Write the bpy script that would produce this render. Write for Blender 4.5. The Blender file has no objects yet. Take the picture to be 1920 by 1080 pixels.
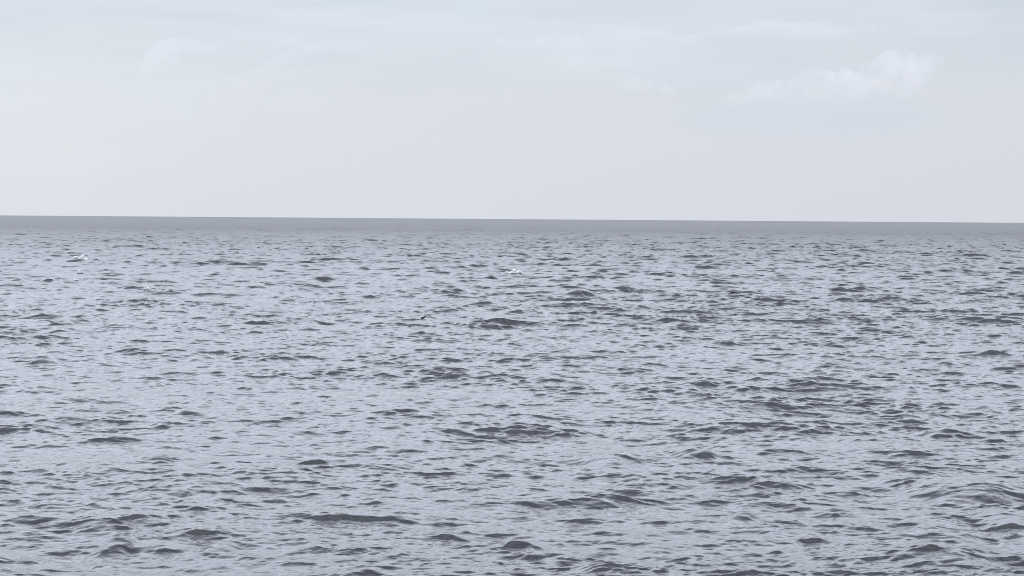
import bpy, math, random
import numpy as np

S = bpy.context.scene
C = S.collection
R = math.radians

# ------------------------------------------------------------------ camera
CAM_H = 4.4
F_PX = 4600.0                      # focal length in pixels of a 1920 px wide frame
cd = bpy.data.cameras.new('camera')
cd.sensor_width = 36.0
cd.lens = F_PX / 1920.0 * 36.0
cd.clip_start = 0.1
cd.clip_end = 200000.0
cam = bpy.data.objects.new('camera', cd)
C.objects.link(cam)
cam.location = (0, 0, CAM_H)
PITCH = math.atan(129.5 / F_PX)
ROLL = math.atan(14.0 / 1920.0)
from mathutils import Matrix, Vector
cam.matrix_world = (Matrix.Translation((0, 0, CAM_H)) @ Matrix.Rotation(math.pi / 2 - PITCH, 4, 'X')
                    @ Matrix.Rotation(ROLL, 4, 'Z'))
S.camera = cam

# ------------------------------------------------------------------ light
SUN_EL, SUN_AZ = 56.0, -80.0       # azimuth measured from +Y (view direction) towards +X
S.view_settings.view_transform = 'Standard'
S.view_settings.look = 'None'
S.view_settings.exposure = 0.0
S.view_settings.gamma = 1.0
S.view_settings.use_curve_mapping = False
S.cycles.use_denoising = True
S.cycles.volume_bounces = 3
S.cycles.max_bounces = 8
S.cycles.filter_width = 0.95
S.cycles.volume_max_steps = 256

sd = bpy.data.lights.new('sun', 'SUN')
sd.energy = 1.5
sd.angle = R(14)
sd.color = (1.0, 0.955, 0.89)
sun = bpy.data.objects.new('sun', sd)
C.objects.link(sun)
dirv = Vector((math.sin(R(SUN_AZ)) * math.cos(R(SUN_EL)), math.cos(R(SUN_AZ)) * math.cos(R(SUN_EL)), math.sin(R(SUN_EL))))
sun.rotation_euler = dirv.to_track_quat('Z', 'Y').to_euler()
sun.location = (0, 0, 60)

W = bpy.data.worlds.new('World')
S.world = W
W.use_nodes = True
nt = W.node_tree
nt.nodes.clear()


class NB:
    """tiny node builder"""
    def __init__(s, nt): s.nt = nt
    def n(s, t, **k):
        d = s.nt.nodes.new(t)
        for a, v in k.items(): setattr(d, a, v)
        return d
    def put(s, sock, v):
        if isinstance(v, bpy.types.NodeSocket): s.nt.links.new(v, sock)
        else: sock.default_value = v
    def m(s, op, a, b=0.0, c=None, clamp=False):
        d = s.n('ShaderNodeMath', operation=op, use_clamp=clamp)
        s.put(d.inputs[0], a); s.put(d.inputs[1], b)
        if c is not None: s.put(d.inputs[2], c)
        return d.outputs[0]
    def v(s, op, a, b=None, scale=None):
        d = s.n('ShaderNodeVectorMath', operation=op)
        s.put(d.inputs[0], a)
        if b is not None: s.put(d.inputs[1], b)
        if scale is not None: s.put(d.inputs['Scale'], scale)
        return d.outputs[0]
    def mixc(s, f, a, b):
        d = s.n('ShaderNodeMix', data_type='RGBA', clamp_factor=True)
        s.put(d.inputs[0], f); s.put(d.inputs[6], a); s.put(d.inputs[7], b)
        return d.outputs[2]
    def rng(s, x, a, b, c=0.0, d_=1.0, kind='SMOOTHSTEP'):
        d = s.n('ShaderNodeMapRange', interpolation_type=kind)
        s.put(d.inputs[0], x)
        for i, q in enumerate((a, b, c, d_)): s.put(d.inputs[1 + i], q)
        return d.outputs[0]
    def noise(s, vec, scale, detail=4, rough=0.5, dist=0.0):
        d = s.n('ShaderNodeTexNoise')
        s.put(d.inputs['Vector'], vec)
        d.inputs['Scale'].default_value = scale
        d.inputs['Detail'].default_value = detail
        d.inputs['Roughness'].default_value = rough
        d.inputs['Distortion'].default_value = dist
        return d.outputs[0]


w = NB(nt)
sky = w.n('ShaderNodeTexSky', sky_type='NISHITA')
sky.sun_disc = False
sky.sun_elevation = R(SUN_EL)
sky.sun_rotation = R(SUN_AZ)
sky.air_density = 1.0
sky.dust_density = 3.0
sky.ozone_density = 1.0
tc = w.n('ShaderNodeTexCoord')
gen = tc.outputs['Generated']
sep = w.n('ShaderNodeSeparateXYZ'); nt.links.new(gen, sep.inputs[0])
X, Y, Z = sep.outputs
# a thin veil of high cloud over the whole sky, its bands out of view shaped to light water and clouds
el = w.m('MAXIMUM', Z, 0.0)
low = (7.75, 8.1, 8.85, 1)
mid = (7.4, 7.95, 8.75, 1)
high = (20.6, 21.8, 25.1, 1)  # unseen bright band, added for the water to reflect
top = (8.0, 8.5, 9.7, 1)  # kept dimmer so steep wave faces reflect dark
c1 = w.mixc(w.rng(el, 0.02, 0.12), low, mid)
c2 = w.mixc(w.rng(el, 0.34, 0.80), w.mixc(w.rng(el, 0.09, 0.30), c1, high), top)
c2 = w.mixc(w.rng(el, 0.80, 0.95), c2, (25.0, 26.2, 28.8, 1))  # unseen zenith raised to brighten the clouds
# brighter on the sun's side (left)
side = w.m('MULTIPLY_ADD', X, -0.16, 1.0)
c3 = w.v('SCALE', c2, scale=side)
# the veil's own structure: long soft streaks in a layer overhead (projected on a plane, so they flatten to the horizon)
zz = w.m('ADD', el, 0.05)
pl = w.n('ShaderNodeCombineXYZ')
w.put(pl.inputs[0], w.m('DIVIDE', X, zz)); w.put(pl.inputs[1], w.m('DIVIDE', Y, zz)); w.put(pl.inputs[2], 0.0)
n1 = w.noise(pl.outputs[0], 0.9, 5, 0.55, 0.6)
n2 = w.noise(w.v('ADD', pl.outputs[0], (7.3, 2.1, 4.0)), 2.3, 5, 0.5, 0.3)
st = w.m('ADD', w.m('MULTIPLY', w.m('SUBTRACT', n1, 0.5), 0.32), w.m('MULTIPLY', w.m('SUBTRACT', n2, 0.5), 0.10))
fade = w.rng(el, 0.035, 0.10)
stf = w.m('MULTIPLY_ADD', st, fade, 1.0)
c4 = w.v('SCALE', c3, scale=stf)
bluer = w.rng(w.m('MULTIPLY', st, fade), 0.0, -0.06)
c5 = w.mixc(w.m('MULTIPLY', bluer, 0.6), c4, w.v('MULTIPLY', c4, (0.965, 1.0, 1.01)))
# places where the veil is thinner (bluer), lit warmer or painted as shade under the right cumulus, as bearings and heights in the sky
def patch(px, py, wx, wy):
    ax = (px - 960) / F_PX; ez = (410 - py) / F_PX
    dx_ = w.m('DIVIDE', w.m('SUBTRACT', w.m('DIVIDE', X, w.m('MAXIMUM', Y, 0.1)), ax), wx / F_PX)
    dz_ = w.m('DIVIDE', w.m('SUBTRACT', Z, ez), wy / F_PX)
    q = w.m('SQRT', w.m('ADD', w.m('MULTIPLY', dx_, dx_), w.m('MULTIPLY', dz_, dz_)))
    q = w.m('ADD', q, w.m('MULTIPLY', w.m('SUBTRACT', n3, 0.5), 0.9))
    return w.rng(q, 1.0, 0.15)
n3 = w.noise(w.v('MULTIPLY', gen, (1.0, 1.0, 2.5)), 26.0, 4, 0.5)
thin = (0.945, 0.985, 1.0)  # bluish tint, also paints the shade below the right cumulus
for (px, py, wx, wy, amt, tint) in ((1530, 215, 330, 60, 0.8, thin), (1400, 130, 260, 60, 0.7, thin), (1230, 20, 520, 40, 0.6, thin),
                                    (620, 10, 420, 60, 0.7, (0.96, 0.995, 1.0)), (1890, 50, 120, 60, 0.7, thin),
                                    (150, 230, 420, 190, 1.0, (1.02, 1.03, 1.005)), (30, 330, 260, 110, 0.8, (1.02, 1.03, 1.005)), (560, 190, 110, 40, 0.6, (1.02, 1.03, 1.0))):
    c5 = w.mixc(w.m('MULTIPLY', patch(px, py, wx, wy), amt), c5, w.v('MULTIPLY', c5, tint))
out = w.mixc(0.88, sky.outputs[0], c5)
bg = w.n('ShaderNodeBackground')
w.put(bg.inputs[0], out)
bg.inputs[1].default_value = 0.1
wo = w.n('ShaderNodeOutputWorld')
nt.links.new(bg.outputs[0], wo.inputs[0])

# ------------------------------------------------------------------ sea surface: a wind sea built from its spectrum
rs = np.random.RandomState(11)


def band(L, N, lmin, lmax, slope, wdir, spread, seed, choppy):
    """One band of waves on a periodic tile: height and horizontal displacement."""
    r = np.random.RandomState(seed)
    k1 = 2 * np.pi * np.fft.fftfreq(N, L / N)
    kx, ky = np.meshgrid(k1, k1, indexing='ij')
    k = np.hypot(kx, ky); k[0, 0] = 1
    lam = 2 * np.pi / k
    P = k ** -4.0
    lo = 1 / (1 + (lmin / lam) ** 12)
    hi = 1 / (1 + (lam / lmax) ** 12)
    a = np.arctan2(ky, kx) - wdir
    D = np.abs(np.cos(a)) ** spread + 0.06
    amp = np.sqrt(P * lo * hi * D); amp[0, 0] = 0
    h = amp * (r.normal(size=(N, N)) + 1j * r.normal(size=(N, N)))
    hx = np.real(np.fft.ifft2(h))
    sx = np.real(np.fft.ifft2(1j * kx * h)); sy = np.real(np.fft.ifft2(1j * ky * h))
    g = slope / math.sqrt((sx ** 2 + sy ** 2).mean())
    dx = np.real(np.fft.ifft2(-1j * kx / k * h)) * g * choppy
    dy = np.real(np.fft.ifft2(-1j * ky / k * h)) * g * choppy
    return dict(L=L, N=N, lmin=lmin, lmax=lmax, f=[(hx * g).astype(np.float32), -dx.astype(np.float32), -dy.astype(np.float32)])


WD = R(84)      # the waves run almost along the view, a little to the right
BANDS = [
    band(430.0, 1024, 7.0, 22.0, 0.031, WD + R(14), 6, 31, 1.0),
    band(131.0, 1024, 2.0, 7.0, 0.055, WD + R(6), 4, 35, 1.4),
    band(53.0, 1536, 0.65, 2.0, 0.091, WD - R(7), 2.5, 7, 1.6),
    band(17.0, 1024, 0.18, 0.65, 0.120, WD, 2.5, 9, 1.4),
    band(6.1, 512, 0.08, 0.20, 0.085, WD + R(10), 1, 13, 0.5),
]
# gusts and slicks: smooth patches in which the short waves are livelier or nearly flat
GUST = [band(310.0, 512, 14.0, 60.0, 1.0, WD, 0.3, 21, 0.0), band(77.0, 512, 3.0, 12.0, 1.0, WD, 0.6, 22, 0.0)]
for q_ in GUST: q_['f'][0] /= q_['f'][0].std()


def crest(px, py, wpx, amp, front, tilt=0.0, wob=0.0):
    """a single steeper wave: where it stands on the water, its width, height, front length and slant"""
    drop = (py - (410 + 0.0073 * (px - 960))) / F_PX
    d = CAM_H / drop
    return ((px - 960) / F_PX * d, d, wpx * 0.5 * d / F_PX, amp, front, tilt, wob)


CRESTS = [
    crest(710, 970, 340, 0.055, 0.085, -0.04, 0.07),
    crest(1830, 930, 260, 0.22, 0.60, -0.05, 0.05), crest(1470, 945, 170, 0.09, 0.35, 0.1, 0.05),
    crest(1510, 722, 210, 0.19, 0.34, 0.1, 0.10), crest(590, 868, 70, 0.10, 0.20, -0.5, 0.0),
    crest(1398, 972, 60, 0.10, 0.18, -0.1, 0.0), crest(1630, 824, 130, 0.16, 0.30, 0.6, 0.0),
    crest(1780, 812, 180, 0.15, 0.35, 0.3, 0.08), crest(1860, 834, 70, 0.12, 0.22, -0.3, 0.0),
    crest(320, 1016, 110, 0.06, 0.2, -0.2, 0.04), crest(210, 1016, 60, 0.10, 0.25, 0.0, 0.0), crest(410, 1016, 60, 0.08, 0.2, -0.3, 0.0),
    crest(690, 1066, 130, 0.05, 0.18, -0.3, 0.04), crest(990, 1015, 80, 0.09, 0.28, 0.1, 0.0),
    crest(1140, 870, 110, 0.11, 0.32, -0.3, 0.03), crest(760, 786, 110, 0.09, 0.2, -0.2, 0.05),
    crest(920, 612, 90, 0.08, 0.5, -0.2, 0.1), crest(90, 652, 60, 0.14, 0.3, -0.4, 0.0), crest(1090, 552, 50, 0.22, 0.7, 0.0, 0.0),
    crest(80, 686, 60, 0.14, 0.3, 0.0, 0.0), crest(1790, 1000, 110, 0.10, 0.3, -0.2, 0.03), crest(1900, 985, 90, 0.11, 0.4, 0.2, 0.0),
    crest(1310, 860, 80, 0.10, 0.3, 0.1, 0.0), crest(300, 872, 120, 0.09, 0.25, -0.1, 0.04), crest(1780, 1062, 170, 0.11, 0.4, 0.1, 0.03),
]


def sample(b, x, y, rot):
    c, s = math.cos(rot), math.sin(rot)
    L, N = b['L'], b['N']
    u = (x * c + y * s) / L * N; v = (-x * s + y * c) / L * N
    i = np.floor(u); j = np.floor(v)
    fu = (u - i).astype(np.float32); fv = (v - j).astype(np.float32)
    # smooth the bilinear weights a little so no facets show
    i = i.astype(np.int64) % N; j = j.astype(np.int64) % N
    i2 = (i + 1) % N; j2 = (j + 1) % N
    o = []
    for T in b['f']:
        o.append((T[i, j] * (1 - fu) + T[i2, j] * fu) * (1 - fv) + (T[i, j2] * (1 - fu) + T[i2, j2] * fu) * fv)
    hx, dx, dy = o
    return hx, dx * c - dy * s, dx * s + dy * c


def sea(x, y, res):
    """height and shift of the water at x, y; res = local mesh spacing (waves too short for it are dropped)"""
    H = np.zeros_like(x, dtype=np.float32); DX = H.copy(); DY = H.copy()
    d0 = np.hypot(x, y)
    e1 = sample(GUST[0], x, y, 0.0)[0]; e2 = sample(GUST[1], x, y, 0.0)[0]
    g = np.exp(np.clip(0.07 * e1 + 0.11 * e2, -0.4, 0.3))
    # a little rougher towards the right and away from the shore
    g = g * (1 + 0.10 * np.tanh(x / (0.12 * d0 + 1))) * (1 + 0.62 * np.clip((d0 - 35) / 185, 0, 1) + 0.2 * np.clip((d0 - 300) / 600, 0, 1)) * np.clip((1900 - d0) / 1300, 0, 1)
    for q, b in enumerate(BANDS):
        wgt = np.clip(2.2 - res * 2.0 / b['lmin'], 0, 1)
        idx = wgt > 0
        if not idx.any(): continue
        h, dx, dy = sample(b, x[idx], y[idx], 0.0)
        ww = (wgt[idx] * (g[idx] if q > 0 else 1.0)).astype(np.float32)
        H[idx] += h * ww; DX[idx] += dx * ww; DY[idx] += dy * ww
    for (cx, cy, wd, amp, fr, tilt, wob) in CRESTS:
        idx = np.nonzero((np.abs(x - cx) < wd * 1.5) & (np.abs(y - cy) < 3 + wd))[0]
        if not len(idx): continue
        u = (x[idx] - cx) / wd
        v = (y[idx] - cy) + tilt * (x[idx] - cx) + wob * np.sin(u * 5.0 + cx)
        side = np.clip(1 - u * u / 1.6, 0, 1) ** 1.5
        # steep on the side facing the shore, a long gentle back
        prof = np.where(v < 0, np.exp(-(v / fr) ** 2), np.exp(-(v / (fr * 3.0)) ** 2))
        H[idx] += (amp * side * prof).astype(np.float32)
    return H, DX, DY


# polar sheet: fine where the photograph looks, coarse all the way round, out to the horizon
th_f = np.arange(-R(14.5), R(14.5), 0.0005)
th_c = np.linspace(R(14.5), 2 * np.pi - R(14.5), 70)[:-1]
th = np.concatenate([th_f, th_c])
r = [18.0]
while r[-1] < 1900: r.append(r[-1] * 1.0009)
while r[-1] < 60000: r.append(r[-1] * 1.022)
rr = np.array([3.0, 8.0] + r)
nr, nth = len(rr), len(th)
RR, TH = np.meshgrid(rr, th, indexing='ij')
dr = np.gradient(rr)
RES = np.repeat(np.minimum(dr, 1e3)[:, None], nth, 1)
RES[:, len(th_f):] = np.maximum(RES[:, len(th_f):], RR[:, len(th_f):] * 0.08)
x = RR * np.sin(TH); y = RR * np.cos(TH)
H, DX, DY = sea(x.ravel(), y.ravel(), RES.ravel())
fadeout = np.clip(1 - (RR.ravel() - 3000) / 5000, 0, 1)
co = np.empty((nr * nth + 1, 3), np.float32)
co[:-1, 0] = x.ravel() + DX * fadeout; co[:-1, 1] = y.ravel() + DY * fadeout; co[:-1, 2] = H * fadeout
co[-1] = (0, 0, 0)
ii, jj = np.meshgrid(np.arange(nr - 1), np.arange(nth), indexing='ij')
j2 = (jj + 1) % nth
quads = np.stack([ii * nth + jj, (ii + 1) * nth + jj, (ii + 1) * nth + j2, ii * nth + j2], -1).reshape(-1, 4)[:, ::-1]
jc = np.arange(nth)
tris = np.stack([np.full(nth, nr * nth), (jc + 1) % nth, jc], -1)
nq, ntri = len(quads), len(tris)
me = bpy.data.meshes.new('water')
me.vertices.add(len(co)); me.vertices.foreach_set('co', co.ravel())
loops = np.concatenate([quads.ravel(), tris.ravel()]).astype(np.int32)
me.loops.add(len(loops)); me.loops.foreach_set('vertex_index', loops)
me.polygons.add(nq + ntri)
ls = np.concatenate([np.arange(nq) * 4, nq * 4 + np.arange(ntri) * 3]).astype(np.int32)
me.polygons.foreach_set('loop_start', ls)
me.polygons.foreach_set('use_smooth', np.ones(nq + ntri, bool))
me.update(calc_edges=True)
me.validate()
water = bpy.data.objects.new('water', me)
C.objects.link(water)
water['kind'] = 'structure'
water['label'] = 'choppy grey blue sea reaching to a sharp tilted horizon'


def material(name):
    m = bpy.data.materials.new(name); m.use_nodes = True
    m.node_tree.nodes.clear()
    return m, NB(m.node_tree)


mw, b = material('sea_water')
geo = b.n('ShaderNodeNewGeometry')
pos = geo.outputs['Position']
bs = b.n('ShaderNodeBsdfPrincipled')
tone = b.noise(pos, 0.01, 3, 0.5)
b.put(bs.inputs['Base Color'], b.mixc(tone, (0.010, 0.012, 0.016, 1), (0.018, 0.020, 0.026, 1)))
bs.inputs['IOR'].default_value = 1.36
# waves too small to be modelled far out count as roughness there
dist = b.n('ShaderNodeVectorMath', operation='LENGTH'); b.put(dist.inputs[0], pos)
tt = b.rng(b.m('LOGARITHM', dist.outputs['Value'], 10.0), 1.5, 2.95, 0.0, 1.0, 'LINEAR')
b.put(bs.inputs['Roughness'], b.m('MULTIPLY_ADD', b.m('POWER', tt, 1.45), 0.40, 0.02))
sq = b.v('MULTIPLY', pos, (0.75, 1.3, 1.0))
n1 = b.noise(sq, 5.0, 4, 0.55, 0.4)
n2 = b.noise(sq, 1.1, 3, 0.55, 0.5)
hh = b.m('ADD', b.m('MULTIPLY', n1, 0.016), b.m('MULTIPLY', n2, 0.05))
bp = b.n('ShaderNodeBump')
bp.inputs['Strength'].default_value = 1.0
bp.inputs['Distance'].default_value = 1.0
b.put(bp.inputs['Height'], hh)
b.put(bs.inputs['Normal'], bp.outputs[0])
o = b.n('ShaderNodeOutputMaterial')
b.nt.links.new(bs.outputs[0], o.inputs[0])
me.materials.append(mw)


# ------------------------------------------------------------------ clouds: real vapour, 9 km out over the sea
def cloud_material(name, dens, scale, tint=(1, 1, 1, 1), lo=0.42, hi=0.60):
    m, b = material(name)
    g = b.n('ShaderNodeNewGeometry').outputs['Position']
    n = b.noise(g, scale, 5, 0.6, 0.3)
    d = b.m('MULTIPLY', b.rng(n, lo, hi), dens)
    v = b.n('ShaderNodeVolumePrincipled')
    v.inputs['Color'].default_value = tint
    v.inputs['Anisotropy'].default_value = 0.0
    b.put(v.inputs['Density'], d)
    o = b.n('ShaderNodeOutputMaterial')
    b.nt.links.new(v.outputs[0], o.inputs['Volume'])
    return m


def cloud(label, blobs, D, dens, nscale, deep=1.0, voxel=9.0, seed=1, lo=0.42, hi=0.60, squash=1.0, group=None):
    """blobs: bearing, height and radius of each billow, written as pixels of the photograph at distance D"""
    import bmesh
    rnd = random.Random(seed)
    u = D / F_PX
    pts = []
    for (px, py, rp) in blobs:
        X0 = (px - 960) * u; Z0 = CAM_H + (410 + 0.0073 * (px - 960) - py) * u
        pts.append((X0, D + rnd.uniform(-0.3, 0.3) * rp * u, Z0, rp * u))
        for _ in range(7):
            a = rnd.uniform(0, 6.283); q = rnd.uniform(0.5, 0.95)
            pts.append((X0 + math.cos(a) * rp * u * q, D + rnd.uniform(-0.8, 0.8) * rp * u, Z0 + math.sin(a) * rp * u * q * squash, rp * u * rnd.uniform(0.22, 0.42)))
    cx = sum(p[0] for p in pts) / len(pts); cz = sum(p[2] for p in pts) / len(pts)
    bm = bmesh.new()
    for (x0, y0, z0, r0) in pts:
        mt = Matrix.Translation((x0 - cx, y0 - D, z0 - cz)) @ Matrix.Diagonal((1, deep, squash, 1))
        bmesh.ops.create_icosphere(bm, subdivisions=3, radius=r0, matrix=mt)
    me = bpy.data.meshes.new('cloud'); bm.to_mesh(me); bm.free()
    o = bpy.data.objects.new('cloud', me); C.objects.link(o)
    o.location = (cx, D, cz)
    rm = o.modifiers.new('remesh', 'REMESH'); rm.mode = 'VOXEL'; rm.voxel_size = voxel; rm.use_smooth_shade = True
    me.materials.append(cloud_material('cloud_vapour', dens, nscale, lo=lo, hi=hi))
    o['label'] = label; o['category'] = 'cloud'
    if group: o['group'] = group
    return o


def path(keys, step=7):
    """billows strung densely along a line of (bearing, height, radius)"""
    out = []
    for (a_, b_) in zip(keys[:-1], keys[1:]):
        n_ = max(1, int(abs(math.hypot(b_[0] - a_[0], b_[1] - a_[1])) / step))
        for i_ in range(n_):
            f_ = i_ / n_
            out.append(tuple(a_[k_] * (1 - f_) + b_[k_] * f_ for k_ in range(3)))
    return out + [keys[-1]]


SKYGROUP = 'clouds low over the sea'
cloud('pale puffy cumulus cloud with bumpy top, brightest cloud in the right half of the sky',
      [(1372, 188, 15), (1400, 175, 19), (1425, 168, 22), (1455, 172, 25), (1490, 172, 29), (1520, 155, 30), (1545, 165, 34), (1580, 160, 29),
       (1610, 165, 31), (1640, 150, 36), (1668, 128, 36), (1690, 112, 25), (1700, 150, 38), (1730, 122, 22), (1755, 118, 16), (1745, 158, 25), (1580, 180, 20), (1500, 188, 16)],
      9000, 0.0043, 0.010, seed=3, lo=0.38, hi=0.60, group=SKYGROUP)
cloud('faint arched cloud top curving over the left part of the sky',
      path([(264, 140, 9), (280, 112, 15), (302, 93, 17), (330, 86, 15), (360, 86, 13), (395, 92, 11), (440, 98, 6)]) + [(292, 132, 18), (325, 118, 16)],
      9600, 0.0048, 0.007, seed=5, lo=0.34, hi=0.60, group=SKYGROUP)
cloud('long thin streak of pale cloud stretching across the upper right sky',
      [(930, 80, 10), (946, 83, 9), (962, 86, 9), (978, 85, 9), (994, 81, 10), (1010, 77, 11), (1026, 74, 12), (1042, 74, 13), (1058, 74, 15), (1074, 73, 16), (1090, 69, 17), (1106, 65, 18), (1122, 62, 19), (1138, 63, 19), (1154, 66, 19), (1170, 69, 18), (1186, 71, 18), (1202, 70, 17), (1218, 69, 15), (1234, 69, 14), (1250, 71, 13), (1266, 74, 11), (1282, 75, 10), (1298, 72, 10), (1314, 68, 9), (1330, 63, 9), (1346, 61, 9), (1362, 61, 10), (1378, 61, 11), (1394, 60, 12), (1410, 56, 13), (1426, 53, 15), (1442, 52, 16), (1458, 54, 17), (1474, 58, 18), (1490, 61, 19), (1506, 62, 19), (1522, 60, 19), (1538, 59, 19), (1554, 60, 18), (1570, 62, 17), (1586, 64, 16), (1602, 63, 9), (1618, 59, 9), (1634, 53, 9)],
      10500, 0.0038, 0.005, seed=7, lo=0.30, hi=0.56, group=SKYGROUP)
cloud('small faint cloud puff left of the bumpy cumulus cloud',
      [(1165, 165, 12), (1185, 158, 15), (1208, 164, 13), (1240, 170, 13), (1262, 172, 9)], 9800, 0.0042, 0.010, seed=9, lo=0.34, hi=0.6, group=SKYGROUP)
cloud('tiny faint cloud wisp above the centre of the horizon',
      [(948, 178, 7), (963, 172, 10), (980, 174, 8)], 9500, 0.0040, 0.015, seed=10, group=SKYGROUP)
cloud('faint broken cloud bank left of the centre of the sky',
      path([(480, 132, 8), (515, 118, 13), (550, 104, 14), (590, 92, 13), (640, 88, 12), (700, 92, 6)]), 10000, 0.0040, 0.007, seed=12, lo=0.32, hi=0.58, group=SKYGROUP)

cloud('broad very faint cloud bank hanging low under the arched cloud at left',
      path([(20, 190, 40), (120, 170, 34), (240, 180, 42), (360, 190, 44), (470, 165, 34), (600, 150, 22), (700, 145, 10)], 22),
      11500, 0.0008, 0.004, seed=14, voxel=14, lo=0.36, hi=0.62, group=SKYGROUP)
cloud('broad faint cloud layer spreading under the long thin streak right of centre',
      path([(900, 120, 14), (980, 105, 26), (1080, 98, 30), (1180, 105, 30), (1290, 90, 26), (1380, 88, 14)], 18),
      12000, 0.0010, 0.004, seed=15, voxel=14, lo=0.36, hi=0.62, group=SKYGROUP)

# ------------------------------------------------------------------ small things on the water
foam, b = material('foam')
bs = b.n('ShaderNodeBsdfPrincipled')
n = b.noise(b.n('ShaderNodeNewGeometry').outputs['Position'], 9.0, 4, 0.6)
b.put(bs.inputs['Base Color'], b.mixc(n, (0.60, 0.62, 0.65, 1), (0.95, 0.95, 0.96, 1)))
bs.inputs['Roughness'].default_value = 0.8
o = b.n('ShaderNodeOutputMaterial'); b.nt.links.new(bs.outputs[0], o.inputs[0])


def level(xs, ys):
    xs = np.atleast_1d(np.array(xs, float)); ys = np.atleast_1d(np.array(ys, float))
    d = np.hypot(xs, ys)
    h, dx, dy = sea(xs, ys, d * 0.0014)
    return xs + dx, ys + dy, h


def sea_spot(px, py):
    """the highest crest close to where that bearing meets the water"""
    drop = (py - (410 + 0.0073 * (px - 960))) / F_PX
    d = CAM_H / drop
    x0 = (px - 960) / F_PX * d
    span = 4.0 / F_PX / drop * d        # about four pixels either way
    ys = np.linspace(d - span, d + span, 400); x0 = (px - 960) / F_PX * ys; xs = x0.copy()
    for _ in range(3):              # the waves carry the water sideways too: find what ends up on that bearing
        X_, Y_, H_ = level(xs, ys)
        xs = xs - (X_ - x0)
    X_, Y_, H_ = level(xs, ys)
    # seen from the camera: slope of the line of sight; the crest that stands out most
    k = int(np.argmax(H_ - 0.0 * Y_))
    return xs[k], ys[k], d


def whitecap(px, py, wpx, hpx, seed, label, arc=0.0):
    import bmesh
    rnd = random.Random(seed)
    x0, y0, d = sea_spot(px, py)
    u = d / F_PX
    wd, ht = wpx * u, hpx * u
    bm = bmesh.new()
    n = int(90 + wd * 160)
    for i in range(n):
        t = rnd.uniform(-1, 1)
        t = math.copysign(abs(t) ** 1.2, t)
        env = (1 - t * t) ** 0.6 * (0.55 + 0.45 * math.sin(t * 7 + seed))
        yy = y0 - rnd.uniform(0.0, 0.45) * ht * 1.6 - arc * t * t
        xx = x0 + t * wd / 2
        X_, Y_, H_ = level(xx, yy)
        rad = rnd.uniform(0.07, 0.17) * ht
        z = float(H_[0]) + rnd.uniform(0, 1) ** 1.5 * ht * env * 0.8
        mt = (Matrix.Translation((float(X_[0]), float(Y_[0]), z)) @ Matrix.Rotation(rnd.uniform(-0.5, 0.5), 4, 'Y')
              @ Matrix.Diagonal((rnd.uniform(1.1, 2.6), rnd.uniform(0.8, 1.5), rnd.uniform(0.5, 1.0), 1)))
        bmesh.ops.create_icosphere(bm, subdivisions=1, radius=rad, matrix=mt)
    X_, Y_, H_ = level(x0, y0)
    base = Vector((float(X_[0]), float(Y_[0]), float(H_[0])))
    for v in bm.verts:
        v.co -= base
        v.co += Vector((rnd.uniform(-1, 1), rnd.uniform(-1, 1), rnd.uniform(-1, 1))) * ht * 0.03
    for f in bm.faces: f.smooth = True
    me = bpy.data.meshes.new('whitecap'); bm.to_mesh(me); bm.free()
    me.materials.append(foam)
    o = bpy.data.objects.new('whitecap', me); C.objects.link(o); o.location = base
    o['label'] = label; o['category'] = 'whitecap'; o['group'] = 'small whitecaps on the wave crests'


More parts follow.
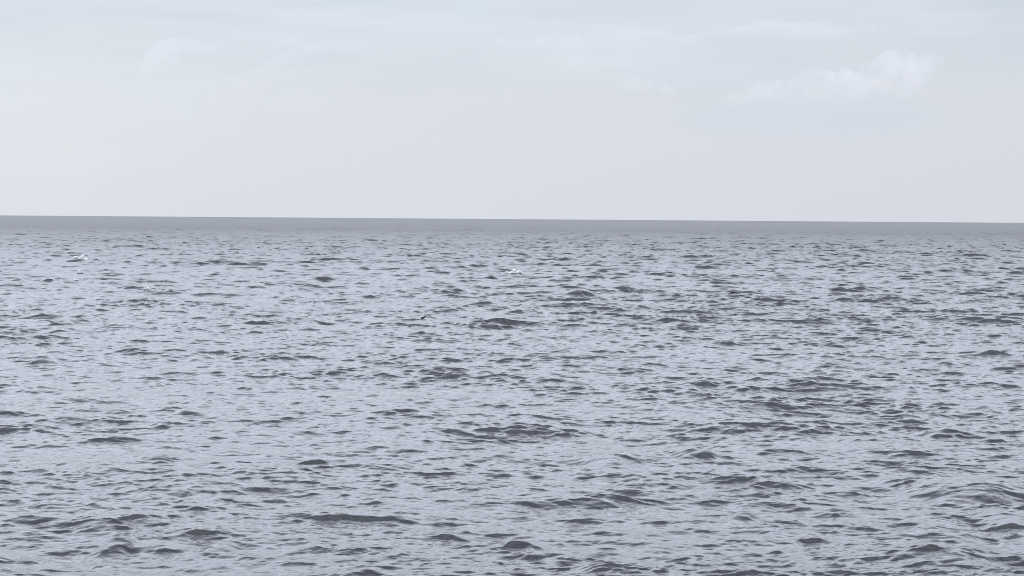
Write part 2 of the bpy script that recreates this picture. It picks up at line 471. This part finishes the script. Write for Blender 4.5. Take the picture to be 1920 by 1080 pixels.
whitecap(964, 511, 32, 8.5, 2, 'bright white fleck of foam breaking on a crest near the middle of the sea')
whitecap(153, 485, 28, 7.5, 6, 'curved white foam crest at far left, highest and widest of the foam flecks there', arc=0.8)
whitecap(149, 517, 12, 6, 8, 'small round white foam fleck just below the curved foam crest at far left')
whitecap(144, 526, 10, 5, 11, 'tiniest white foam dot, lowest of the three stacked at far left')
whitecap(276, 552, 16, 6, 14, 'short flat white foam fleck right of and below the three stacked at far left')


def floating_lump(px, py, wpx, hpx):
    """a short dark floating lump of no certain kind, one end raised out of the water"""
    import bmesh
    x0, y0, d = sea_spot(px, py)
    u = d / F_PX
    X_, Y_, H_ = level(x0, y0 - 0.15)
    bm = bmesh.new()
    L_, r0 = wpx * u, hpx * u * 0.30
    rings = []
    rnd = random.Random(4)
    for i in range(9):
        t = i / 8
        cx_ = (t - 0.5) * L_; cz_ = 0.02 + hpx * u * (0.10 + 0.55 * t * t)
        rr_ = r0 * (0.55 + 0.75 * math.sin(math.pi * (0.15 + 0.75 * t)))
        rings.append([bm.verts.new((cx_, math.cos(a) * rr_ * rnd.uniform(0.85, 1.15), cz_ + math.sin(a) * rr_ * rnd.uniform(0.85, 1.15)))
                      for a in [k * math.pi / 5 for k in range(10)]])
    for i in range(8):
        for k in range(10):
            bm.faces.new((rings[i][k], rings[i][(k + 1) % 10], rings[i + 1][(k + 1) % 10], rings[i + 1][k]))
    bm.faces.new(rings[0][::-1]); bm.faces.new(rings[-1])
    bmesh.ops.recalc_face_normals(bm, faces=bm.faces)
    for f in bm.faces: f.smooth = True
    me = bpy.data.meshes.new('floating_object'); bm.to_mesh(me); bm.free()
    m, b = material('dark_lump')
    bs = b.n('ShaderNodeBsdfPrincipled')
    q = b.noise(b.n('ShaderNodeNewGeometry').outputs['Position'], 40.0, 4, 0.6)
    b.put(bs.inputs['Base Color'], b.mixc(q, (0.012, 0.012, 0.016, 1), (0.035, 0.033, 0.036, 1)))
    bs.inputs['Roughness'].default_value = 0.7
    bs.inputs['Specular IOR Level'].default_value = 0.2
    o_ = b.n('ShaderNodeOutputMaterial'); b.nt.links.new(bs.outputs[0], o_.inputs[0])
    me.materials.append(m)
    o = bpy.data.objects.new('floating_object', me); C.objects.link(o)
    o.location = (float(X_[0]), float(Y_[0]), float(H_[0]))
    o['label'] = 'tiny black speck floating on the water left of centre, darkest spot on the sea'
    o['category'] = 'floating object'


floating_lump(795, 605, 10, 4.5)
